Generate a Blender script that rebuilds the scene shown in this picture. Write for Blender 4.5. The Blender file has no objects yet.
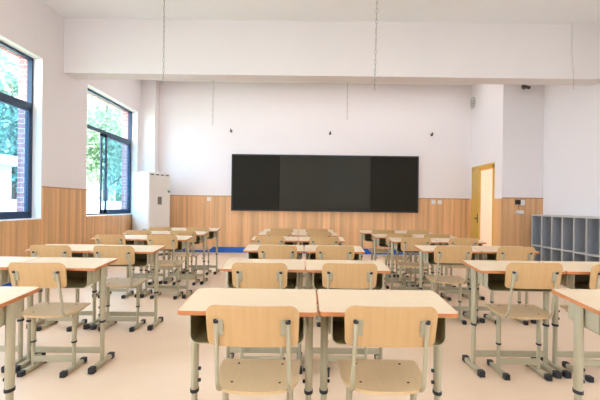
import bpy, bmesh, math, random
from mathutils import Vector, Matrix, Euler

random.seed(7)
SC = bpy.context.scene
COL = SC.collection

# ------------------------------------------------------------------ camera
F_PX = 430.0
cam_data = bpy.data.cameras.new('camera')
cam_data.sensor_fit = 'HORIZONTAL'
cam_data.sensor_width = 36.0
cam_data.lens = F_PX / 600.0 * 36.0
cam_data.shift_x = -4.0 / 600.0
cam_data.shift_y = 5.0 / 600.0
cam_data.clip_start = 0.05
cam_data.clip_end = 200
cam = bpy.data.objects.new('camera', cam_data)
COL.objects.link(cam)
cam.matrix_world = (Matrix.Translation((0, 0, 1.21)) @ Matrix.Rotation(math.radians(90), 4, 'X')
                    @ Matrix.Rotation(math.radians(0.7), 4, 'Z'))
SC.camera = cam

# ------------------------------------------------------------------ world, sun, lights, exposure
world = bpy.data.worlds.new('world')
SC.world = world
world.use_nodes = True
bgn = world.node_tree.nodes['Background']
bgn.inputs['Color'].default_value = (0.84, 0.93, 1.0, 1)
bgn.inputs['Strength'].default_value = 6.0


def lamp(name, kind, loc, rot, energy, color, size=None, size_y=None):
    d = bpy.data.lights.new(name, kind)
    d.energy = energy
    d.color = color
    if kind == 'AREA':
        d.shape = 'RECTANGLE'
        d.size = size
        d.size_y = size_y
    o = bpy.data.objects.new(name, d)
    COL.objects.link(o)
    o.location = loc
    o.rotation_euler = rot
    return o


R = math.radians
sun = lamp('sun', 'SUN', (10, 6, 12), (0, R(32), R(12)), 7.0, (1.0, 0.95, 0.86))
sun.data.angle = R(2)
lamp('fill_area_rear_bay', 'AREA', (0.3, 3.0, 4.20), (0, 0, 0), 38, (1.0, 0.94, 0.89), 7.6, 5.0)  # added soft fill under the ceiling, no fixture hangs here
lamp('fill_area_board_bay', 'AREA', (0.2, 9.15, 4.20), (0, 0, 0), 36, (0.98, 0.96, 1.0), 7.4, 2.2)  # added fill behind the beam to brighten the board wall, no real fixture

SC.view_settings.view_transform = 'Standard'
SC.view_settings.look = 'None'
SC.view_settings.exposure = 0.82
SC.view_settings.gamma = 1.0
SC.view_settings.use_curve_mapping = False


# ------------------------------------------------------------------ materials
def srgb(r, g, b):
    def f(c):
        c /= 255.0
        return c / 12.92 if c <= 0.04045 else ((c + 0.055) / 1.055) ** 2.4
    return (f(r), f(g), f(b), 1.0)


def mat(name, col, rough=0.6, metal=0.0, var=0.04, scale=6.0, stretch=(1, 1, 1), bump=0.0, spec=0.5, coat=0.0, col2=None):
    m = bpy.data.materials.new(name)
    m.use_nodes = True
    nt = m.node_tree
    b = nt.nodes['Principled BSDF']
    b.inputs['Roughness'].default_value = rough
    b.inputs['Metallic'].default_value = metal
    b.inputs['Specular IOR Level'].default_value = spec
    b.inputs['Coat Weight'].default_value = coat
    tc = nt.nodes.new('ShaderNodeTexCoord')
    mp = nt.nodes.new('ShaderNodeMapping')
    mp.inputs['Scale'].default_value = stretch
    no = nt.nodes.new('ShaderNodeTexNoise')
    no.inputs['Scale'].default_value = scale
    no.inputs['Detail'].default_value = 4
    nt.links.new(tc.outputs['Object'], mp.inputs['Vector'])
    nt.links.new(mp.outputs['Vector'], no.inputs['Vector'])
    mx = nt.nodes.new('ShaderNodeMix')
    mx.data_type = 'RGBA'
    c2 = col2 if col2 else tuple(max(0, c * (1 - var * 3)) for c in col[:3]) + (1,)
    c1 = col if col2 else tuple(min(1, c * (1 + var)) for c in col[:3]) + (1,)
    mx.inputs[6].default_value = c1
    mx.inputs[7].default_value = c2
    nt.links.new(no.outputs['Fac'], mx.inputs[0])
    nt.links.new(mx.outputs[2], b.inputs['Base Color'])
    if bump:
        bp = nt.nodes.new('ShaderNodeBump')
        bp.inputs['Strength'].default_value = bump
        bp.inputs['Distance'].default_value = 0.01
        nt.links.new(no.outputs['Fac'], bp.inputs['Height'])
        nt.links.new(bp.outputs['Normal'], b.inputs['Normal'])
    return m


M = {}
M['plaster'] = mat('white_plaster', srgb(239, 231, 230), 0.85, var=0.01, scale=1.3, bump=0.05)
M['ceiling'] = mat('ceiling_paint', srgb(249, 247, 248), 0.9, var=0.01, scale=1.0)
M['reveal'] = mat('reveal_paint', srgb(244, 242, 240), 0.7, var=0.01)
M['wood_panel'] = mat('wood_panel', srgb(236, 190, 142), 0.42, scale=3.0, stretch=(6, 6, 0.35), col2=srgb(210, 154, 102))


def plank_tones(m, width=0.059, amount=0.32):
    """every board a slightly different tone of the wood"""
    nt = m.node_tree
    tc = nt.nodes.new('ShaderNodeTexCoord')
    sp = nt.nodes.new('ShaderNodeSeparateXYZ')
    nt.links.new(tc.outputs['Object'], sp.inputs[0])
    ad = nt.nodes.new('ShaderNodeMath')
    nt.links.new(sp.outputs['X'], ad.inputs[0])
    nt.links.new(sp.outputs['Y'], ad.inputs[1])
    dv = nt.nodes.new('ShaderNodeMath')
    dv.operation = 'DIVIDE'
    dv.inputs[1].default_value = width
    nt.links.new(ad.outputs[0], dv.inputs[0])
    fl = nt.nodes.new('ShaderNodeMath')
    fl.operation = 'FLOOR'
    nt.links.new(dv.outputs[0], fl.inputs[0])
    wn = nt.nodes.new('ShaderNodeTexWhiteNoise')
    wn.noise_dimensions = '1D'
    nt.links.new(fl.outputs[0], wn.inputs['W'])
    ml = nt.nodes.new('ShaderNodeMath')
    ml.operation = 'MULTIPLY_ADD'
    ml.inputs[1].default_value = amount
    ml.inputs[2].default_value = 1.0 - amount * 0.5
    nt.links.new(wn.outputs['Value'], ml.inputs[0])
    b = nt.nodes['Principled BSDF']
    src = b.inputs['Base Color'].links[0].from_socket
    sc = nt.nodes.new('ShaderNodeVectorMath')
    sc.operation = 'SCALE'
    nt.links.new(src, sc.inputs[0])
    nt.links.new(ml.outputs[0], sc.inputs['Scale'])
    nt.links.new(sc.outputs[0], b.inputs['Base Color'])


plank_tones(M['wood_panel'])
M['wood_cap'] = mat('wood_cap', srgb(196, 142, 92), 0.5, var=0.04)
M['floor'] = mat('floor_terrazzo', srgb(239, 213, 186), 0.38, scale=2.2, col2=srgb(231, 200, 169))
M['blue'] = mat('blue_baseboard', srgb(30, 98, 190), 0.5, var=0.03)
M['board'] = mat('chalkboard', srgb(44, 41, 34), 0.6, scale=2.0, col2=srgb(38, 36, 31), spec=0.1)
M['board_frame'] = mat('board_frame', srgb(38, 37, 33), 0.45, var=0.02)
M['screen'] = mat('screen_glass', srgb(54, 52, 43), 0.3, var=0.02, spec=0.12)
M['frame_blue'] = mat('window_frame_paint', srgb(24, 56, 90), 0.4, var=0.03)
M['ac_white'] = mat('air_conditioner_white', srgb(232, 227, 220), 0.45, var=0.01)
M['ac_grey'] = mat('air_conditioner_grey', srgb(120, 116, 110), 0.5, var=0.02)
M['ac_dark'] = mat('air_conditioner_vent', srgb(70, 66, 60), 0.5, var=0.02)
M['green_label'] = mat('green_label', srgb(60, 150, 120), 0.5, var=0.02)
M['yellow_door'] = mat('yellow_door', srgb(222, 180, 78), 0.5, scale=3, stretch=(6, 6, 0.6), col2=srgb(206, 160, 62))
M['black'] = mat('black_plastic', srgb(40, 40, 44), 0.5, var=0.02)
M['white_plastic'] = mat('white_plastic', srgb(236, 234, 230), 0.4, var=0.01)
M['locker_frame'] = mat('locker_edge', srgb(196, 192, 186), 0.5, var=0.02)
M['locker_in'] = mat('locker_interior', srgb(158, 161, 166), 0.55, var=0.03)
M['laminate'] = mat('desk_laminate', srgb(222, 200, 169), 0.45, scale=4, stretch=(1, 6, 1), col2=srgb(215, 190, 156))
M['edge'] = mat('desk_edge_band', srgb(206, 134, 82), 0.5, scale=10, col2=srgb(188, 116, 66))
M['paint'] = mat('grey_green_paint', srgb(184, 174, 146), 0.42, var=0.03)
M['tray'] = mat('tray_inner_olive', srgb(134, 124, 84), 0.5, var=0.03)
M['ply'] = mat('beech_plywood', srgb(211, 174, 126), 0.45, scale=5.0, stretch=(10, 1, 1.0), col2=srgb(196, 154, 102))
M['ply_seat'] = mat('beech_plywood_seat', srgb(222, 192, 148), 0.45, scale=5.0, stretch=(10, 1, 1.0), col2=srgb(210, 176, 128))
M['cap'] = mat('rubber_cap', srgb(38, 40, 46), 0.6, var=0.03)
M['steel'] = mat('bracket_steel', srgb(172, 164, 138), 0.4, metal=0.1, var=0.03)
M['chain'] = mat('chain_steel', srgb(176, 170, 164), 0.45, metal=0.1, var=0.03)
M['leaf'] = mat('leaf', srgb(160, 186, 154), 0.6, scale=1.5, col2=srgb(124, 162, 134))
M['leaf_dark'] = mat('leaf_dark', srgb(148, 178, 162), 0.6, scale=1.5, col2=srgb(112, 152, 138))
M['bark'] = mat('bark', srgb(120, 104, 88), 0.9, var=0.08)
M['ground'] = mat('outside_ground', srgb(150, 160, 130), 0.9, var=0.06)
M['corridor'] = mat('corridor_paint', srgb(240, 212, 190), 0.9, var=0.02)
M['outwall'] = mat('outside_render', srgb(232, 228, 222), 0.9, var=0.02)


def brick_mat():
    m = bpy.data.materials.new('pink_brick')
    m.use_nodes = True
    nt = m.node_tree
    b = nt.nodes['Principled BSDF']
    b.inputs['Roughness'].default_value = 0.85
    tc = nt.nodes.new('ShaderNodeTexCoord')
    sp = nt.nodes.new('ShaderNodeSeparateXYZ')
    ad = nt.nodes.new('ShaderNodeMath')
    cb = nt.nodes.new('ShaderNodeCombineXYZ')
    br = nt.nodes.new('ShaderNodeTexBrick')
    nt.links.new(tc.outputs['Object'], sp.inputs[0])
    nt.links.new(sp.outputs['X'], ad.inputs[0])
    nt.links.new(sp.outputs['Y'], ad.inputs[1])
    nt.links.new(ad.outputs[0], cb.inputs[0])
    nt.links.new(sp.outputs['Z'], cb.inputs[1])
    nt.links.new(cb.outputs[0], br.inputs['Vector'])
    br.inputs['Scale'].default_value = 1.0
    br.inputs['Brick Width'].default_value = 0.24
    br.inputs['Row Height'].default_value = 0.075
    br.inputs['Mortar Size'].default_value = 0.006
    br.inputs['Color1'].default_value = srgb(214, 138, 134)
    br.inputs['Color2'].default_value = srgb(202, 122, 120)
    br.inputs['Mortar'].default_value = srgb(236, 214, 210)
    nt.links.new(br.outputs['Color'], b.inputs['Base Color'])
    return m


M['brick'] = brick_mat()


def glass_mat(name, tint):
    m = bpy.data.materials.new(name)
    m.use_nodes = True
    nt = m.node_tree
    nt.nodes.clear()
    out = nt.nodes.new('ShaderNodeOutputMaterial')
    tr = nt.nodes.new('ShaderNodeBsdfTransparent')
    tr.inputs['Color'].default_value = tint
    gl = nt.nodes.new('ShaderNodeBsdfGlossy')
    gl.inputs['Roughness'].default_value = 0.03
    lw = nt.nodes.new('ShaderNodeLayerWeight')
    pw = nt.nodes.new('ShaderNodeMath')
    pw.operation = 'POWER'
    pw.inputs[1].default_value = 4.0
    nt.links.new(lw.outputs['Facing'], pw.inputs[0])
    fr = nt.nodes.new('ShaderNodeMath')
    fr.operation = 'MULTIPLY_ADD'
    fr.inputs[1].default_value = 0.5
    fr.inputs[2].default_value = 0.03
    nt.links.new(pw.outputs[0], fr.inputs[0])
    mx = nt.nodes.new('ShaderNodeMixShader')
    nt.links.new(fr.outputs[0], mx.inputs[0])
    nt.links.new(tr.outputs[0], mx.inputs[1])
    nt.links.new(gl.outputs[0], mx.inputs[2])
    nt.links.new(mx.outputs[0], out.inputs['Surface'])
    return m


M['glass'] = glass_mat('window_glass', (0.86, 0.95, 0.98, 1))
M['glass_blue'] = glass_mat('sliding_glass', (0.74, 0.88, 0.97, 1))


# ------------------------------------------------------------------ mesh helpers
class MB:
    """collects shapes into one mesh"""

    def __init__(self):
        self.v, self.f = [], []

    def add(self, vs, fs):
        k = len(self.v)
        self.v += [tuple(p) for p in vs]
        self.f += [tuple(i + k for i in f) for f in fs]
        return self

    def box(self, x0, x1, y0, y1, z0, z1, fn=None):
        vs = [(x, y, z) for x in (x0, x1) for y in (y0, y1) for z in (z0, z1)]
        if fn:
            vs = [fn(*p) for p in vs]
        return self.add(vs, [(0, 1, 3, 2), (4, 6, 7, 5), (0, 4, 5, 1), (2, 3, 7, 6), (0, 2, 6, 4), (1, 5, 7, 3)])

    def bbox(self, x0, x1, y0, y1, z0, z1, r=0.004, fn=None):
        """box with its edges bevelled"""
        bm = bmesh.new()
        t = MB().box(x0, x1, y0, y1, z0, z1)
        vv = [bm.verts.new(p) for p in t.v]
        for f in t.f:
            bm.faces.new([vv[i] for i in f])
        bmesh.ops.bevel(bm, geom=bm.edges[:], offset=r, segments=2, affect='EDGES', profile=0.5)
        bm.verts.index_update()
        vs = [tuple(v.co) for v in bm.verts]
        fs = [tuple(v.index for v in f.verts) for f in bm.faces]
        bm.free()
        if fn:
            vs = [fn(*p) for p in vs]
        return self.add(vs, fs)

    def tube(self, pts, r, n=10, rx=None, caps=True):
        """round (or oval, rx = radius along the first normal) tube along points"""
        pts = [Vector(p) for p in pts]
        vs, fs = [], []
        for i, p in enumerate(pts):
            a = pts[max(0, i - 1)]
            b = pts[min(len(pts) - 1, i + 1)]
            t = (b - a).normalized()
            u = Vector((1, 0, 0)) if abs(t.x) < 0.9 else Vector((0, 0, 1))
            u = (u - t * u.dot(t)).normalized()
            w = t.cross(u)
            for k in range(n):
                q = 2 * math.pi * k / n
                vs.append(p + u * math.cos(q) * (rx or r) + w * math.sin(q) * r)
        for i in range(len(pts) - 1):
            for k in range(n):
                k2 = (k + 1) % n
                fs.append((i * n + k, i * n + k2, (i + 1) * n + k2, (i + 1) * n + k))
        if caps:
            fs.append(tuple(range(n))[::-1])
            fs.append(tuple((len(pts) - 1) * n + k for k in range(n)))
        return self.add(vs, fs)

    def plate(self, outline, th, fn, rings=(1.0,), c=(0, 0)):
        """sheet from an outline in (u, v); fn(u, v, w) places a point, w in 0..th across the thickness"""
        n = len(outline)
        vs, fs = [], []
        for side in (0, 1):
            w = th * side
            base = len(vs)
            vs.append(fn(c[0], c[1], w))
            for r in rings:
                for (u, v) in outline:
                    vs.append(fn(c[0] + (u - c[0]) * r, c[1] + (v - c[1]) * r, w))
            for k in range(n):
                k2 = (k + 1) % n
                t = (base, base + 1 + k, base + 1 + k2)
                fs.append(t if side else t[::-1])
            for j in range(len(rings) - 1):
                for k in range(n):
                    k2 = (k + 1) % n
                    a = base + 1 + j * n
                    b = a + n
                    t = (a + k, b + k, b + k2, a + k2)
                    fs.append(t if side else t[::-1])
            if side == 0:
                off = len(vs)
        a = 1 + (len(rings) - 1) * n
        b = off + a
        for k in range(n):
            k2 = (k + 1) % n
            fs.append((a + k, a + k2, b + k2, b + k))
        return self.add(vs, fs)

    def build(self, name, m, parent=None, smooth=None):
        me = bpy.data.meshes.new(name)
        me.from_pydata(self.v, [], self.f)
        bm = bmesh.new()
        bm.from_mesh(me)
        bmesh.ops.recalc_face_normals(bm, faces=bm.faces)
        bm.to_mesh(me)
        bm.free()
        if smooth is not None:
            me.shade_smooth()
            me.set_sharp_from_angle(angle=math.radians(smooth))
        me.materials.append(m)
        o = bpy.data.objects.new(name, me)
        COL.objects.link(o)
        if parent:
            o.parent = parent
        return o


def rrect(hw, hh, r, n=6, cx=0, cy=0):
    """rounded rectangle outline; r = radius or (lower-left.. ) four radii"""
    rr = r if isinstance(r, (tuple, list)) else (r,) * 4
    pts = []
    for (sx, sy, a0, q) in ((1, 1, 0, rr[0]), (-1, 1, 90, rr[1]), (-1, -1, 180, rr[2]), (1, -1, 270, rr[3])):
        for k in range(n + 1):
            a = math.radians(a0 + 90 * k / n)
            pts.append((cx + sx * (hw - q) + q * math.cos(a), cy + sy * (hh - q) + q * math.sin(a)))
    return pts


def tag(o, label, cat, group=None, kind=None):
    if label:
        o['label'] = label
    if cat:
        o['category'] = cat
    if group:
        o['group'] = group
    if kind:
        o['kind'] = kind
    return o


def empty(name, loc=(0, 0, 0), rz=0.0):
    o = bpy.data.objects.new(name, None)
    o.empty_display_size = 0.1
    COL.objects.link(o)
    o.location = loc
    o.rotation_euler = (0, 0, rz)
    return o


def copy_tree(o, parent=None):
    c = o.copy()
    COL.objects.link(c)
    if parent:
        c.parent = parent
    for ch in list(o.children):
        copy_tree(ch, c)
    return c


def struct(o, label=None):
    o['kind'] = 'structure'
    if label:
        o['label'] = label
    return o


# ------------------------------------------------------------------ room shell
XL, XR, YB, YJ, XJ = -4.01, 5.0, 10.75, 9.01, 4.15
ZC = 4.26
Y0 = -1.0
OP = [(0.50, 2.82), (4.24, 6.56), (7.90, 10.30)]      # window openings along the left wall
ZS, ZT = 0.945, 3.40

struct(MB().box(-4.42, 8.0, Y0, 12.3, -0.12, 0).build('floor', M['floor']), 'pale beige polished classroom floor')
struct(MB().box(-4.42, 5.2, Y0, YB + 0.2, ZC, ZC + 0.15).build('ceiling', M['ceiling']), 'plain white ceiling')


def wall_with_openings(x0, x1, m, name, label):
    b = MB()
    ys = [Y0] + [v for o in OP for v in o] + [YB + 0.2]
    for i in range(0, len(ys), 2):
        b.box(x0, x1, ys[i], ys[i + 1], 0, ZC)
    for a, c in OP:
        b.box(x0, x1, a, c, 0, ZS)
        b.box(x0, x1, a, c, ZT, ZC)
    return struct(b.build(name, m), label)


wall_with_openings(-4.16, XL, M['plaster'], 'wall_left', 'white left wall with tall window openings')
wall_with_openings(-4.38, -4.16, M['brick'], 'wall_left_outer', 'pink brick outer face of the window wall')
struct(MB().box(XL, XJ, YB, YB + 0.2, 0, ZC).build('wall_front', M['plaster']), 'white front wall behind the blackboard')
struct(MB().box(XR, XR + 0.2, Y0, YJ, 0, ZC).build('wall_right', M['plaster']), 'white right wall above the lockers')
b = MB()
b.box(-4.42, -2.6, Y0 - 0.2, Y0, 0, ZC).box(-1.4, 1.6, Y0 - 0.2, Y0, 0, ZC).box(2.8, 5.2, Y0 - 0.2, Y0, 0, ZC)
for x0, x1 in ((-2.6, -1.4), (1.6, 2.8)):  # openings added out of view, sized for the daylight they let in
    b.box(x0, x1, Y0 - 0.2, Y0, 0, ZS).box(x0, x1, Y0 - 0.2, Y0, ZT, ZC)
struct(b.build('wall_back', M['plaster']), 'unseen white back wall with two openings added to let in daylight')
DN, DF, DH = 9.42, 10.56, 2.15
struct(MB().box(XJ, XJ + 0.16, YJ + 0.16, DN, 0, ZC).box(XJ, XJ + 0.16, DF, 12.15, 0, ZC)  # far piece runs on past the front wall, added to block corridor daylight
       .box(XJ, XJ + 0.16, DN, DF, DH, ZC).build('wall_door_side', M['plaster']), 'white side wall holding the doorway')
struct(MB().box(XJ, XR + 0.2, YJ, YJ + 0.16, 0, ZC).build('wall_jog', M['plaster']), 'white wall piece facing the room beside the door')
struct(MB().box(-4.01, -3.65, 10.46, YB, 0, ZC).build('wall_corner_pillar', M['plaster']), 'white square pillar in the front left corner')
struct(MB().box(XL, XR, 7.12, 7.48, 3.35, ZC).build('ceiling_beam', M['plaster']), 'deep white beam across the ceiling')
struct(MB().box(XJ + 0.16, 8.0, 12.0, 12.15, 0, 3.4).build('wall_corridor', M['corridor']), 'white corridor wall seen through the open doorway')


struct(MB().box(4.31, 8.0, 9.17, 12.15, 3.0, 3.15).build('ceiling_corridor_blocker', M['ceiling']), 'unseen slab added over the corridor to block light')  # slab added out of view to keep sun and sky off the corridor wall


struct(MB().box(5.2, 8.15, 9.01, 9.17, 0, 3.15).box(8.0, 8.15, 9.17, 12.15, 0, 1.1).box(8.0, 8.15, 9.17, 12.15, 2.3, 3.15).build('wall_corridor_blocker', M['corridor']), 'unseen walls added to dim the corridor, with a gap for daylight')  # walls added out of view to cut daylight, the gap lets some through


# wainscot: boards with narrow gaps, one mesh per wall run
def boards_y(x_face, th, y0, y1, z0, z1, pitch=0.118):  # a negative th faces -X
    b = MB()
    n = max(1, round((y1 - y0) / pitch))
    p = (y1 - y0) / n
    b.box(x_face, x_face + th * 0.5, y0, y1, z0, z1)
    for i in range(n):
        b.box(x_face, x_face + th, y0 + i * p + 0.003, y0 + (i + 1) * p - 0.003, z0, z1)
    return b


def boards_x(y_face, th, x0, x1, z0, z1, pitch=0.118):
    b = MB()
    n = max(1, round((x1 - x0) / pitch))
    p = (x1 - x0) / n
    b.box(x0, x1, y_face - th * 0.5, y_face, z0, z1)
    for i in range(n):
        b.box(x0 + i * p + 0.003, x0 + (i + 1) * p - 0.003, y_face - th, y_face, z0, z1)
    return b


ZW, ZWL = 1.40, 1.43
tr_n = [0]


def trim(b, m, label):
    tr_n[0] += 1
    return struct(b.build('trim_%d' % tr_n[0], m), label)


b = MB()
segs = [(Y0, OP[0][0], ZWL), (OP[0][0], OP[0][1], ZS), (OP[0][1], OP[1][0], ZWL), (OP[1][0], OP[1][1], ZS),
        (OP[1][1], OP[2][0], ZWL), (OP[2][0], OP[2][1], ZS), (OP[2][1], 10.46, ZWL)]
for a, c, z in segs:
    t = boards_y(XL, 0.018, a, c, 0.14, z)
    b.add(t.v, t.f)
trim(b, M['wood_panel'], 'orange wood panelling below the windows')
trim(boards_x(YB, 0.018, -3.65, XJ, 0.14, ZW), M['wood_panel'], 'vertical wood panelling under the blackboard')
t = boards_x(10.46, 0.018, -4.01, -3.65, 0.14, ZW)
trim(t, M['wood_panel'], 'wood panelling on the corner pillar')
t = boards_x(YJ, 0.018, XJ, XR, 0.14, ZW)
trim(t, M['wood_panel'], 'orange wood panelling behind the lockers')
b = MB()
for a, c in ((YJ, DN - 0.035), (DF + 0.05, YB)):
    t = boards_y(XJ, -0.018, a, c, 0.14, ZW, 0.1)
    b.add(t.v, t.f)
trim(b, M['wood_panel'], 'wood panelling beside the door frame')
# thin cap strips
b = MB()
for a, c, z in segs:
    if z == ZWL:
        b.box(XL, XL + 0.024, a, c, ZWL, ZWL + 0.02)
b.box(-3.65, XJ, YB - 0.024, YB, ZW, ZW + 0.02)
b.box(-4.01, -3.65, 10.436, 10.46, ZW, ZW + 0.02)
b.box(XJ, XR, YJ - 0.024, YJ, ZW, ZW + 0.02)
trim(b, M['wood_cap'], 'thin wood strip capping the panelling')
struct(MB().box(-3.65, XJ, YB - 0.024, YB, 0, 0.14).build('baseboard_front', M['blue']), 'bright blue baseboard under the front panelling')
b = MB().box(XL, XL + 0.024, Y0, 10.46, 0, 0.14)
struct(b.build('baseboard_left', M['blue']), 'bright blue baseboard along the window wall')
struct(MB().box(XJ, XR, YJ - 0.024, YJ, 0, 0.14).build('baseboard_right', M['blue']), 'bright blue baseboard beside the lockers')

# windows
XF = -4.145       # inner face of window frames


def window(n, a, c, label):
    w = empty('window_%d' % n, (XF, (a + c) / 2, ZS))
    struct(w, label)
    hw = (c - a) / 2
    H = ZT - ZS

    def lin(x0, x1, y0, y1, z0, z1):
        return (x0, x1, y0, y1, z0, z1)
    # white lining of the reveal
    l = MB()
    l.box(0.0, 0.137, -hw, -hw + 0.012, 0, H).box(0.0, 0.137, hw - 0.012, hw, 0, H)
    l.box(0.0, 0.137, -hw, hw, H - 0.012, H).box(0.0, 0.15, -hw, hw, 0, 0.015)
    o = l.build('reveal_lining', M['reveal'], w)
    fr = MB()
    fw = 0.048
    fr.box(-0.07, 0, -hw, -hw + fw, 0, H).box(-0.07, 0, hw - fw, hw, 0, H)
    fr.box(-0.07, 0, -hw, hw, 0, fw).box(-0.07, 0, -hw, hw, H - fw, H)
    zt = 2.66 - ZS
    fr.box(-0.07, 0.0, -hw, hw, zt - 0.035, zt + 0.035)
    fr.build('frame', M['frame_blue'], w)
    tp = MB().box(-0.042, -0.036, -hw + fw, hw - fw, zt + 0.035, H - fw).build('transom_pane', M['glass'], w)
    for k, (y0, y1, x) in enumerate(((-0.12, hw - fw, -0.030), (-0.27, hw - fw, -0.062))):
        s = MB()
        z0, z1 = fw, zt - 0.035
        s.box(x, x + 0.026, y0, y0 + 0.06, z0, z1).box(x, x + 0.026, y1 - 0.05, y1, z0, z1)
        s.box(x, x + 0.026, y0, y1, z0, z0 + 0.07).box(x, x + 0.026, y0, y1, z1 - 0.05, z1)
        so = s.build('sash', M['frame_blue'], w)
        MB().box(x + 0.010, x + 0.014, y0 + 0.06, y1 - 0.05, z0 + 0.07, z1 - 0.05).build('pane', M['glass_blue'], so)
        if k == 0:
            MB().bbox(x + 0.026, x + 0.036, y0 + 0.02, y0 + 0.04, z0 + 0.75, z0 + 0.87, 0.003).build('latch', M['black'], so)
    return w


window(1, *OP[1], 'nearer tall window with dark blue frame and sliding sashes')
window(2, *OP[2], 'farther tall window with dark blue frame, near half slid open')
window(3, *OP[0], 'tall window with dark blue frame beside the camera')

# door
d = struct(empty('door_1', (XJ, (DN + DF) / 2, 0)), 'yellow door standing ajar beside the blackboard')
hw = (DF - DN) / 2
fr = MB()
fr.box(-0.02, 0.18, -hw - 0.035, -hw + 0.02, 0, DH).box(-0.02, 0.18, hw - 0.02, hw + 0.05, 0, DH)
fr.box(-0.02, 0.18, -hw - 0.035, hw + 0.05, DH - 0.05, DH + 0.04)
fr.build('door_frame', M['yellow_door'], d)
lf = MB()
lf.bbox(0, 0.045, -1.06, 0, 0.01, DH - 0.06, 0.004)
for z0, z1 in ((0.15, 0.85), (1.05, 2.0)):
    lf.bbox(-0.006, 0.0, -1.0, -0.1, z0, z1, 0.003)
leaf = lf.build('door_leaf', M['yellow_door'], d)
leaf.location = (-0.025, hw - 0.03, 0)
leaf.rotation_euler = (0, 0, R(-15))
hd = MB().bbox(-0.012, 0, -1.03, -0.97, 0.86, 1.06, 0.003).tube([(-0.012, -1.0, 0.96), (-0.05, -1.0, 0.96), (-0.055, -0.92, 0.96)], 0.011)
hd.build('door_handle', M['black'], leaf, 40)

# ------------------------------------------------------------------ outside
struct(MB().box(-60, -4.42, -20, 60, -0.6, -0.15).build('ground', M['ground']), 'ground outside the windows')
struct(MB().box(-7.2, -7.0, 2, 26, -0.15, 1.26).build('wall_garden', M['outwall']), 'low white wall outside the windows')


def tree(label, x, y, h, r, n, m, seed):
    rnd = random.Random(seed)
    t = empty('tree', (x, y, -0.15))
    tag(t, label, 'tree', 'trees outside the windows')
    tk = MB().tube([(0, 0, 0), (0.05, 0.03, h * 0.3), (-0.05, 0.05, h * 0.6), (0.02, 0, h * 0.85)], 0.13)
    for k in range(5):
        a = k * 1.3
        tk.tube([(0, 0, h * (0.3 + 0.08 * k)), (math.cos(a) * r * 0.6, math.sin(a) * r * 0.6, h * (0.45 + 0.1 * k))], 0.04, 6)
    tk.build('trunk', M['bark'], t, 60)
    blobs = []
    for k in range(14):
        a = rnd.uniform(0, 6.28)
        q = rnd.uniform(0.1, 0.75) * r
        blobs.append((math.cos(a) * q, math.sin(a) * q, rnd.uniform(0.22, 0.92) * h, rnd.uniform(0.35, 0.6) * r))
    f = MB()
    for i in range(n):
        bx, by, bz, br = rnd.choice(blobs)
        dv = Vector((rnd.gauss(0, 1), rnd.gauss(0, 1), rnd.gauss(0, 1))).normalized() * br * rnd.uniform(0.55, 1.0)
        p = Vector((bx, by, bz)) + dv
        e = Euler((rnd.uniform(-1, 1), rnd.uniform(-1, 1), rnd.uniform(0, 6.28))).to_matrix()
        s = rnd.uniform(0.06, 0.13)
        f.add([p + e @ Vector(q) * s for q in ((-1, 0, 0), (0, -0.55, 0.1), (1, 0, 0), (0, 0.55, 0.1))], [(0, 1, 2, 3)])
    f.build('foliage', m, t)
    return t


tree('leafy green tree seen through the nearer window', -10.0, 14.8, 6.2, 2.0, 7500, M['leaf_dark'], 1)
tree('bright green tree seen in the open half of the farther window', -9.2, 19.8, 6.6, 2.2, 7500, M['leaf'], 2)
tree('tall pale tree behind the top pane of the farther window', -11.2, 25.8, 9.2, 3.2, 9000, M['leaf'], 3)
tree('tall bushy tree farther off, behind the trees nearest the windows', -17.5, 21.0, 11.5, 4.6, 12000, M['leaf_dark'], 4)
tree('broad tree in the distance past the low pale building', -23.5, 49.0, 13.5, 6.0, 12000, M['leaf'], 5)

hb = empty('building', (-8.1, 10.9, -0.15))
tag(hb, 'white outbuilding with a projecting ledge past the nearer window', 'building')
MB().box(-1.6, 0.3, -1.6, 0.55, 0, 2.3).build('wall', M['outwall'], hb)
MB().box(-1.9, 0.5, -1.9, 0.8, 2.3, 2.55).build('ledge', M['outwall'], hb)
hb = empty('building', (-16.2, 35.0, -0.15))
tag(hb, 'low pale building far outside behind the sliding sash', 'building')
MB().box(-3.0, 1.4, -1.5, 2.5, 0, 4.2).build('wall', M['outwall'], hb)
MB().box(-3.2, 1.6, -1.7, 2.7, 4.2, 4.4).build('roof', M['outwall'], hb)

# ------------------------------------------------------------------ blackboard
bb = empty('blackboard', (0.515, YB - 0.02, 1.05))
tag(bb, 'long dark blackboard with a built-in screen on the front wall', 'blackboard')
HB, WB = 1.405, 2.325
b = MB()
b.box(-WB, WB, -0.02, 0.02, 0.0, HB)
b.bbox(-WB, WB, -0.055, -0.0, 0, 0.035, 0.004).bbox(-WB, WB, -0.055, 0, HB - 0.035, HB, 0.004)
b.bbox(-WB, -WB + 0.035, -0.055, 0, 0, HB, 0.004).bbox(WB - 0.035, WB, -0.055, 0, 0, HB, 0.004)
b.build('frame', M['board_frame'], bb)
MB().box(-WB + 0.035, -1.13, -0.04, -0.02, 0.035, HB - 0.035).build('writing_panel', M['board'], bb)
MB().box(1.14, WB - 0.035, -0.04, -0.02, 0.035, HB - 0.035).build('writing_panel', M['board'], bb)
s = MB().bbox(-1.12, 1.13, -0.05, -0.02, 0.05, HB - 0.05, 0.006).build('screen', M['screen'], bb)
s['label'] = 'dark glossy built-in screen'

# ------------------------------------------------------------------ air conditioner
ac = empty('air_conditioner', (-3.48, 9.60, 0), R(58))
tag(ac, 'tall white floor-standing air conditioner in the corner by the window', 'air conditioner')
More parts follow.
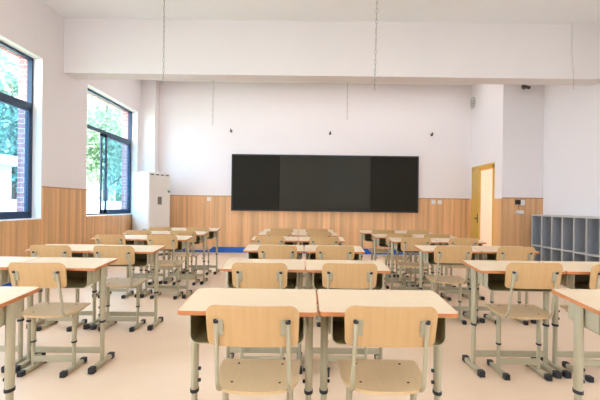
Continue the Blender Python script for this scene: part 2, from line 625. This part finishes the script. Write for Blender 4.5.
# local frame: front face at y = 0 spanning x 0..0.62, body behind it to y = 0.56
W, D, H = 0.62, 0.56, 1.92
MB().bbox(0, W, 0, D, 0.05, H, 0.02).build('body', M['ac_white'], ac, 40)
MB().box(0.02, W - 0.02, 0.02, D - 0.02, 0, 0.05).build('plinth', M['ac_grey'], ac)
MB().bbox(0.02, W - 0.02, -0.012, 0.0, 0.12, 1.53, 0.006).build('front_panel', M['ac_white'], ac)
lv = MB().bbox(0.02, W - 0.02, -0.012, 0.0, 1.56, 1.86, 0.006)
vent = lv.build('outlet_panel', M['ac_white'], ac)
for k in range(4):
    MB().box(0.05 + k * 0.14, 0.14 + k * 0.14, -0.016, -0.01, 1.845, 1.87).build('vent_slot', M['ac_dark'], vent)
MB().bbox(0.25, 0.36, -0.02, -0.01, 1.18, 1.36, 0.003).build('control_panel', M['ac_grey'], ac)
MB().box(0.53, 0.60, -0.016, -0.01, 1.46, 1.51).build('energy_sticker', M['green_label'], ac)
b = MB()
for k in range(4):
    b.box(-0.004, 0.0, 0.06, 0.20 - 0.03 * (k % 2), 0.42 + k * 0.06, 0.445 + k * 0.06)
b.build('printed_label', M['ac_grey'], ac)

# ------------------------------------------------------------------ lockers
LX, LZ = 4.65, 1.075
ys = [8.77, 8.41, 8.07, 7.74, 7.41, 7.08, 6.75, 6.42, 6.09]
lk = empty('cubby_unit', (LX, 8.77, 0))
tag(lk, 'grey open cubby shelf unit against the right wall', 'shelf unit')
t = 0.02
b = MB().box(0.33, 0.345, ys[-1] - 8.77, 0, 0.05, LZ - 0.02)
b.box(0.012, 0.335, ys[-1] - 8.77, 0, 0.05, 0.06)
b.build('back_panel', M['locker_in'], lk)
MB().bbox(-0.01, 0.345, ys[-1] - 8.77 - 0.01, 0.01, LZ - 0.03, LZ, 0.003).build('top_board', M['locker_frame'], lk)
MB().box(0.02, 0.33, ys[-1] - 8.77, 0, 0, 0.05).build('plinth', M['locker_in'], lk)
for k, y in enumerate(ys):
    dv = MB().box(0.012, 0.335, y - 8.77 - 0.010, y - 8.77 + 0.010, 0.06, LZ - 0.03).build('divider', M['locker_in'], lk)
    MB().box(0, 0.012, y - 8.77 - 0.013, y - 8.77 + 0.013, 0.05, LZ - 0.03).build('edge_strip', M['locker_frame'], dv)
sh = MB().box(0.012, 0.335, ys[-1] - 8.77, 0, 0.445, 0.465).build('shelf', M['locker_in'], lk)
MB().box(-0.002, 0.012, ys[-1] - 8.77, 0, 0.442, 0.468).build('edge_strip', M['locker_frame'], sh)
MB().box(-0.002, 0.012, ys[-1] - 8.77, 0, 0.05, 0.075).build('edge_strip', M['locker_frame'], sh)

# ------------------------------------------------------------------ desk prototype
TILT = math.tan(R(3.9))
TZ, TD, TW = 0.75, 0.38, 0.3035


def shear(x, y, z):
    return (x, y, z + TILT * (y + TD / 2))


def make_desk():
    t = empty('school_desk')
    top = MB().plate(rrect(TW - 0.003, TD / 2 - 0.003, 0.018, 4), 0.017, lambda u, v, w: shear(u, v, TZ - 0.017 + w)).build('tabletop', M['laminate'], t, 30)
    eb = MB()
    o1, o2 = rrect(TW, TD / 2, 0.021, 4), rrect(TW - 0.004, TD / 2 - 0.004, 0.017, 4)
    n = len(o1)
    vs = [shear(u, v, TZ - 0.0185) for u, v in o1] + [shear(u, v, TZ - 0.0008) for u, v in o1] + \
         [shear(u, v, TZ - 0.0185) for u, v in o2] + [shear(u, v, TZ - 0.0008) for u, v in o2]
    fs = []
    for k in range(n):
        k2 = (k + 1) % n
        fs += [(k, k2, n + k2, n + k), (2 * n + k2, 2 * n + k, 3 * n + k, 3 * n + k2), (n + k, n + k2, 3 * n + k2, 3 * n + k), (k2, k, 2 * n + k, 2 * n + k2)]
    eb.add(vs, fs).build('edge_band', M['edge'], top, 30)
    # sheet-steel book tray: a U channel with rounded lower corners, closed at the back
    hw, zt, zb = 0.248, TZ - 0.019, 0.606
    pr = [(-hw, zt)]
    rr = 0.035
    for k in range(7):
        a = R(180 + 15 * k)
        pr.append((-hw + rr + rr * math.cos(a), zb + rr + rr * math.sin(a)))
    pr += [(-x, z) for x, z in reversed(pr)]
    y0, y1 = -TD / 2 + 0.012, TD / 2 - 0.07
    tb = MB()
    inn = [(x * (1 - 0.004 / hw), z + (0.004 if z < zt else 0)) for x, z in pr]
    m_ = len(pr)
    vs = [shear(x, y, z) for y in (y0, y1) for x, z in pr] + [shear(x, y, z) for y in (y0, y1) for x, z in inn]
    ov, iv = vs[:2 * m_], vs[2 * m_:]
    fo = [(k, k + 1, m_ + k + 1, m_ + k) for k in range(m_ - 1)]
    tb.add(ov, fo + [tuple(range(m_, 2 * m_))])
    # rolled front lip joining the two skins
    tb.add([vs[k] for k in range(m_)] + [vs[2 * m_ + k] for k in range(m_)], [(k, k + 1, m_ + k + 1, m_ + k) for k in range(m_ - 1)])
    tr = tb.build('book_tray', M['paint'], t, 40)
    il = MB().add(iv, [(k + 1, k, m_ + k, m_ + k + 1) for k in range(m_ - 1)])  # inner faces of the tray, a darker olive than the outer shell
    il.add([shear(x, y1 - 0.004, z) for x, z in inn], [tuple(range(m_))[::-1]])
    il.build('tray_inner_skin', M['tray'], tr, 40)
    for s in (-1, 1):
        MB().bbox(*sorted((s * 0.2485, s * 0.256)), -0.11, 0.11, 0.625, TZ - 0.02, 0.003, shear).build('side_bracket', M['paint'], t)
    MB().bbox(-0.262, 0.262, -0.004, 0.016, 0.092, 0.134, 0.003).build('crossbar', M['paint'], t)
    for s in (-1, 1):
        x = s * 0.270
        lg = MB()
        lg.tube([(x, 0.006, 0.03), (x, 0.006, 0.40)], 0.022, 12, rx=0.014)
        lg.tube([(x, 0.006, 0.33), (x, 0.006, TZ - 0.012)], 0.028, 12, rx=0.018)
        lg.bbox(x - 0.018, x + 0.018, -0.15, 0.16, 0.008, 0.040, 0.006)
        g = lg.build('leg', M['paint'], t, 40)
        MB().tube([(x, 0.006, 0.322), (x, 0.006, 0.338)], 0.031, 12, rx=0.0205).build('collar', M['cap'], g, 40)
        for ya, yb in ((-0.170, -0.118), (0.128, 0.180)):
            MB().bbox(x - 0.021, x + 0.021, ya, yb, 0.0, 0.045, 0.006).build('foot_cap', M['cap'], g)
        for z in (0.375, 0.43):
            MB().tube([(x + s * -0.016, 0.006, z), (x + s * -0.028, 0.006, z)], 0.009, 8).build('bolt', M['cap'], g)
    return t


# ------------------------------------------------------------------ chair prototype
def make_chair():
    t = empty('school_chair')
    # seat, dished plywood with a rounded rear edge
    ol = []
    N = 56
    for k in range(N):
        a = 2 * math.pi * k / N
        e = 0.26 if math.sin(a) > 0 else 0.74
        cx, sy = math.cos(a), math.sin(a)
        u = math.copysign(abs(cx) ** e, cx) * (0.188 if sy < 0 else 0.188 + 0.004 * abs(sy))
        v = math.copysign(abs(sy) ** e, sy) * 0.18
        ol.append((u, v))

    def seat_fn(u, v, w):
        z = 0.428 + w
        z += 0.012 * (v / 0.18) - 0.010 * max(0, 1 - (u / 0.16) ** 2) * max(0, 1 - ((v + 0.03) / 0.14) ** 2)
        if v > 0.12:
            z -= ((v - 0.12) / 0.06) ** 2 * 0.016
        return (u, v + 0.01, z)
    seat = MB().plate(ol, 0.014, seat_fn, (0.3, 0.55, 0.75, 0.88, 1.0)).build('seat', M['ply_seat'], t, 50)
    for sx in (-0.105, 0.105):
        for sy in (-0.085, 0.095):
            x, y, z = seat_fn(sx, sy, 0.014)
            MB().tube([(x, y, z - 0.004), (x, y, z + 0.002)], 0.006, 8).build('screw', M['cap'], seat)
    # backrest, curved plywood leaning back
    HWB, HHB = 0.192, 0.089
    olb = []
    for (u, v) in rrect(HWB, HHB, (0.042, 0.042, 0.026, 0.026), 7):
        olb.append((u * (1 - 0.03 * (HHB - v) / (2 * HHB)), v + (0.006 * (1 - (u / HWB) ** 2) if v > 0 else 0)))
    # finer edges for the bend
    fine = []
    for i, p in enumerate(olb):
        q = olb[(i + 1) % len(olb)]
        m_ = max(1, int(math.hypot(q[0] - p[0], q[1] - p[1]) / 0.03))
        for j in range(m_):
            fine.append((p[0] + (q[0] - p[0]) * j / m_, p[1] + (q[1] - p[1]) * j / m_))

    def back_fn(u, v, w):
        return (u, -0.2255 - v * 0.23 + 0.028 * (u / 0.197) ** 2 + w, 0.714 + v * 0.975)
    MB().plate(fine, 0.012, back_fn, (0.3, 0.6, 0.85, 1.0)).build('backrest', M['ply'], t, 50)
    for s in (-1, 1):
        x = s * 0.146
        pts = [(x, -0.223, 0.735), (x * 1.01, -0.195, 0.615), (x * 1.03, -0.172, 0.51), (x * 1.03, -0.167, 0.486)]
        for k in range(7):
            a = R(185 + 14 * k)
            pts.append((x * 1.03, -0.095 + 0.072 * math.cos(a), 0.486 + 0.072 * math.sin(a)))
        pts += [(x * 1.03, 0.02, 0.414), (x * 1.03, 0.13, 0.418)]
        tb = MB().tube(pts, 0.0094, 10).build('back_tube', M['paint'], t, 50)
        MB().tube([(x, -0.2222, 0.732), (x, -0.2247, 0.7425)], 0.0112, 10).build('end_plug', M['cap'], tb, 50)
        bk = MB()
        bk.bbox(*sorted((x - s * 0.002, x - s * 0.029)), -0.2205, -0.2105, 0.676, 0.744, 0.003, lambda a, b_, c: (a, b_ - (c - 0.714) * 0.235, c))
        bo = bk.build('bracket', M['steel'], tb)
        for z in (0.690, 0.730):
            yy = -0.2185 - (z - 0.714) * 0.235
            MB().tube([(x - s * 0.024, yy, z), (x - s * 0.024, yy - 0.006, z)], 0.007, 8).build('bolt', M['steel'], tb)
    MB().bbox(-0.14, 0.14, -0.012, 0.006, 0.058, 0.100, 0.003).build('crossbar', M['paint'], t)
    for s in (-1, 1):
        x = s * 0.147
        lg = MB()
        lg.tube([(x, 0, 0.03), (x, 0, 0.25)], 0.017, 12, rx=0.0115)
        lg.tube([(x, 0, 0.205), (x, 0, 0.408)], 0.0215, 12, rx=0.0145)
        lg.bbox(x - 0.016, x + 0.016, -0.135, 0.14, 0.006, 0.034, 0.005)
        g = lg.build('leg', M['paint'], t, 40)
        MB().tube([(x, 0, 0.197), (x, 0, 0.210)], 0.0245, 12, rx=0.017).build('collar', M['cap'], g, 40)
        for ya, yb in ((-0.155, -0.108), (0.112, 0.160)):
            MB().bbox(x - 0.019, x + 0.019, ya, yb, 0.0, 0.039, 0.005).build('foot_cap', M['cap'], g)
    return t


desk0, chair0 = make_desk(), make_chair()
used = {'desk': False, 'chair': False}
rnd = random.Random(11)


def place(kind, x, y, rz, label, group, tall=1.0):
    src = desk0 if kind == 'desk' else chair0
    o = copy_tree(src) if used[kind] else src
    used[kind] = True
    o.location = (x, y, 0)
    o.rotation_euler = (0, 0, rz)
    o.scale = (1, 1, tall)          # both are height-adjustable
    tag(o, label, 'desk' if kind == 'desk' else 'chair', group)
    return o


# rows: distance of the front table edge, x of the reference table edge, chair centres, per column
ORD = ['nearest', 'second', 'third', 'fourth', 'fifth', 'farthest']
window_rows = [(1.82, -1.337, None, None), (3.00, -1.455, None, -1.796), (4.06, -1.42, -2.33, -1.75),
               (5.45, -1.485, -2.42, -1.76), (6.40, -1.49, -2.42, -1.77), (7.33, -1.485, -2.41, -1.79)]
middle_rows = [(1.845, 0.068, -0.20, 0.365), (3.04, 0.016, -0.295, 0.322), (4.29, 0.006, -0.25, 0.308),
               (5.53, -0.07, -0.42, 0.264), (6.50, -0.085, -0.37, 0.235), (7.30, -0.09, -0.37, 0.22)]
locker_rows = [(1.87, 1.29, None, None), (3.03, 1.25, 1.587, 2.155), (4.45, 1.237, 1.52, 2.155),
               (5.57, 1.16, 1.434, 2.04), (6.30, 1.05, 1.384, 1.92), (7.25, 0.975, 1.32, 1.90)]


def row_name(i):
    return {0: 'nearest', 5: 'farthest'}.get(i, ORD[i])


for colname, rows in (('window side', window_rows), ('middle', middle_rows), ('locker side', locker_rows)):
    for i, (df, xr, c0, c1) in enumerate(rows):
        if colname == 'window side':
            xs = (xr - 0.913, xr - 0.3035)
        elif colname == 'middle':
            xs = (xr - 0.3045, xr + 0.3045)
        else:
            xs = (xr + 0.3035, xr + 0.913)
        for j, (side, x, cx) in enumerate((('left', xs[0], c0), ('right', xs[1], c1))):
            rowtxt = '%s row' % ORD[i] if i in (0, 5) else '%s row back from the camera' % ORD[i]
            if colname == 'window side' and i == 0 and side == 'left':
                continue
            if colname == 'locker side' and i == 0 and side == 'right':
                continue
            place('desk', x + (0.0015 if side == 'right' else -0.0015), df + TD / 2 + rnd.uniform(-0.008, 0.008), R(rnd.uniform(-0.5, 0.5)),
                  'cream-topped school desk, %s one of the %s pair, %s' % (side, colname, rowtxt), 'school desks in three columns',
                  1.018 if colname == 'locker side' and i < 2 else 1.0)
            if cx is not None:
                place('chair', cx, df + 0.118 + rnd.uniform(-0.015, 0.015), R(rnd.uniform(-1.3, 1.3)),
                      'plywood school chair at the %s desk, %s pair, %s' % (side, colname, rowtxt), 'plywood chairs tucked under the desks',
                      1.04 if colname == 'locker side' and i == 1 else (1.0 if i == 0 or (colname == 'window side' and i == 1) else 1.014))


# ------------------------------------------------------------------ small things
def chain(label, x, y, z0, z1, sway=0.0):
    b = MB()
    L = 0.085
    n = int((z1 - z0) / (L * 0.82)) + 1
    for k in range(n):
        z = z1 - 0.03 - k * L * 0.82
        xo = sway * (z1 - z) / (z1 - z0)
        pts = []
        for q in range(11):
            a = 2 * math.pi * q / 10
            u, v = 0.010 * math.cos(a), (L / 2) * math.sin(a)
            pts.append((xo + (u if k % 2 else 0), 0 if k % 2 else u, z + v - z1))
        b.tube(pts, 0.0036, 5, caps=False)
    o = b.build('hanging_chain', M['chain'])
    o.location = (x, y, z1)
    tag(o, label, 'chain', 'chains hanging from the ceiling')
    return o


chain('thin chain in front of the beam, on the window side', -1.95, 5.9, 2.93, ZC, 0.0)
chain('thin chain in front of the beam, above the screen\'s right end', 0.97, 5.9, 2.80, ZC, -0.02)
chain('thin chain hanging behind the beam, left of the blackboard', -1.93, 9.0, 2.92, ZC, 0.0)
chain('thin chain hanging behind the beam, above the built-in screen', 0.88, 9.0, 3.02, ZC, 0.0)

cb = MB().tube([(0, 0, 0), (0.004, 0, -0.5), (0.03, 0, -0.8), (0.035, 0, -1.09)], 0.004, 6).build('hanging_cable', M['locker_frame'], None, 60)
cb.location = (4.39, 7.10, ZC)
tag(cb, 'thin grey cable hanging over the beam at far right', 'cable')

for (x, z, lab) in ((-1.84, 3.03, 'small dark wall hook above the blackboard\'s left end'),
                    (0.63, 3.00, 'small dark wall hook above the built-in screen'),
                    (3.17, 3.00, 'small dark wall hook above and right of the blackboard')):
    h = MB().tube([(0, 0, 0), (0, -0.02, 0)], 0.032, 10).tube([(0, -0.02, 0), (0, -0.07, 0), (0, -0.085, 0.02), (0, -0.085, 0.05)], 0.014, 8)
    o = h.build('wall_hook', M['ac_dark'], None, 50)
    o.location = (x, YB, z)
    tag(o, lab, 'hook', 'hooks on the front wall')

so = empty('wall_socket', (-2.37, YB - 0.018, 1.33))
tag(so, 'small white socket on the panelling left of the blackboard', 'socket')
MB().bbox(-0.045, 0.045, -0.012, 0, -0.045, 0.045, 0.004).build('plate', M['white_plastic'], so)
b = MB()
for q in (-0.014, 0.014):
    b.box(q - 0.003, q + 0.003, -0.0135, -0.011, -0.012, 0.012)
b.build('pin_slots', M['ac_grey'], so)

for (x, lab) in ((3.23, 'white switch plate right of the blackboard, farther from the door'),
                 (3.385, 'white switch plate right of the blackboard, nearer the door')):
    sw = empty('light_switch', (x, YB - 0.018, 1.32))
    tag(sw, lab, 'switch', 'switch plates right of the blackboard')
    MB().bbox(-0.05, 0.05, -0.014, 0, -0.05, 0.05, 0.004).build('plate', M['white_plastic'], sw)
    MB().bbox(-0.03, 0.03, -0.019, -0.012, -0.032, 0.032, 0.003).build('rocker', M['white_plastic'], sw)

yj = YJ - 0.018
o = MB().bbox(-0.05, 0.05, -0.05, 0, -0.05, 0.05, 0.006).bbox(-0.035, 0.035, -0.056, -0.05, -0.035, 0.035, 0.003).build('control_box', M['black'])
o.location = (4.46, yj, 1.325)
tag(o, 'small black box on the panelling beside the white switch', 'control box')
sw = empty('light_switch', (4.566, yj, 1.315))
tag(sw, 'white switch plate on the panelling beside the black box', 'switch')
MB().bbox(-0.052, 0.052, -0.014, 0, -0.055, 0.055, 0.004).build('plate', M['white_plastic'], sw)
MB().bbox(-0.03, 0.03, -0.019, -0.012, -0.035, 0.035, 0.003).build('rocker', M['white_plastic'], sw)
pd = empty('charger', (4.50, yj, 1.13))
tag(pd, 'small white plug hanging on a cord below the black box', 'plug')
MB().bbox(-0.075, 0.075, -0.06, 0, -0.035, 0.035, 0.012, lambda x, y, z: (x, y, z - 0.25 * abs(x))).build('body', M['white_plastic'], pd, 40)
MB().tube([(-0.02, -0.03, 0.02), (-0.024, -0.03, 0.08), (-0.022, -0.025, 0.15)], 0.006, 6).build('cord', M['ac_dark'], pd, 60)

cm = empty('security_camera', (4.57, YJ, 3.72))
cm.scale = (0.75, 0.75, 0.75)
tag(cm, 'dark security camera high on the wall beside the door', 'camera')
MB().tube([(0, 0, 0), (0, -0.03, 0)], 0.05, 14).build('base', M['ac_grey'], cm, 40)
MB().tube([(-0.10, -0.10, 0.03), (0.10, -0.14, -0.03)], 0.045, 12).tube([(0, -0.03, 0), (0, -0.10, 0)], 0.02, 8).build('housing', M['ac_dark'], cm, 40)
MB().tube([(0.10, -0.14, -0.03), (0.115, -0.143, -0.034)], 0.035, 12).build('lens', M['black'], cm, 40)

rf = empty('wall_vent', (XJ, 10.62, 3.78))
tag(rf, 'round white vent high on the side wall above the door', 'vent')
ring = []
for k in range(25):
    a = 2 * math.pi * k / 24
    ring.append((-0.015, 0.12 * math.cos(a), 0.13 * math.sin(a)))
MB().tube(ring, 0.014, 8, caps=False).build('rim', M['locker_frame'], rf, 60)
MB().tube([(0, 0, 0), (-0.012, 0, 0)], 0.118, 24).build('disc', M['white_plastic'], rf, 40)
MB().box(-0.02, -0.01, -0.08, 0.08, -0.02, 0.0).box(-0.02, -0.01, -0.07, 0.07, 0.04, 0.055).box(-0.02, -0.01, -0.07, 0.07, -0.07, -0.055).build('slots', M['ac_grey'], rf)
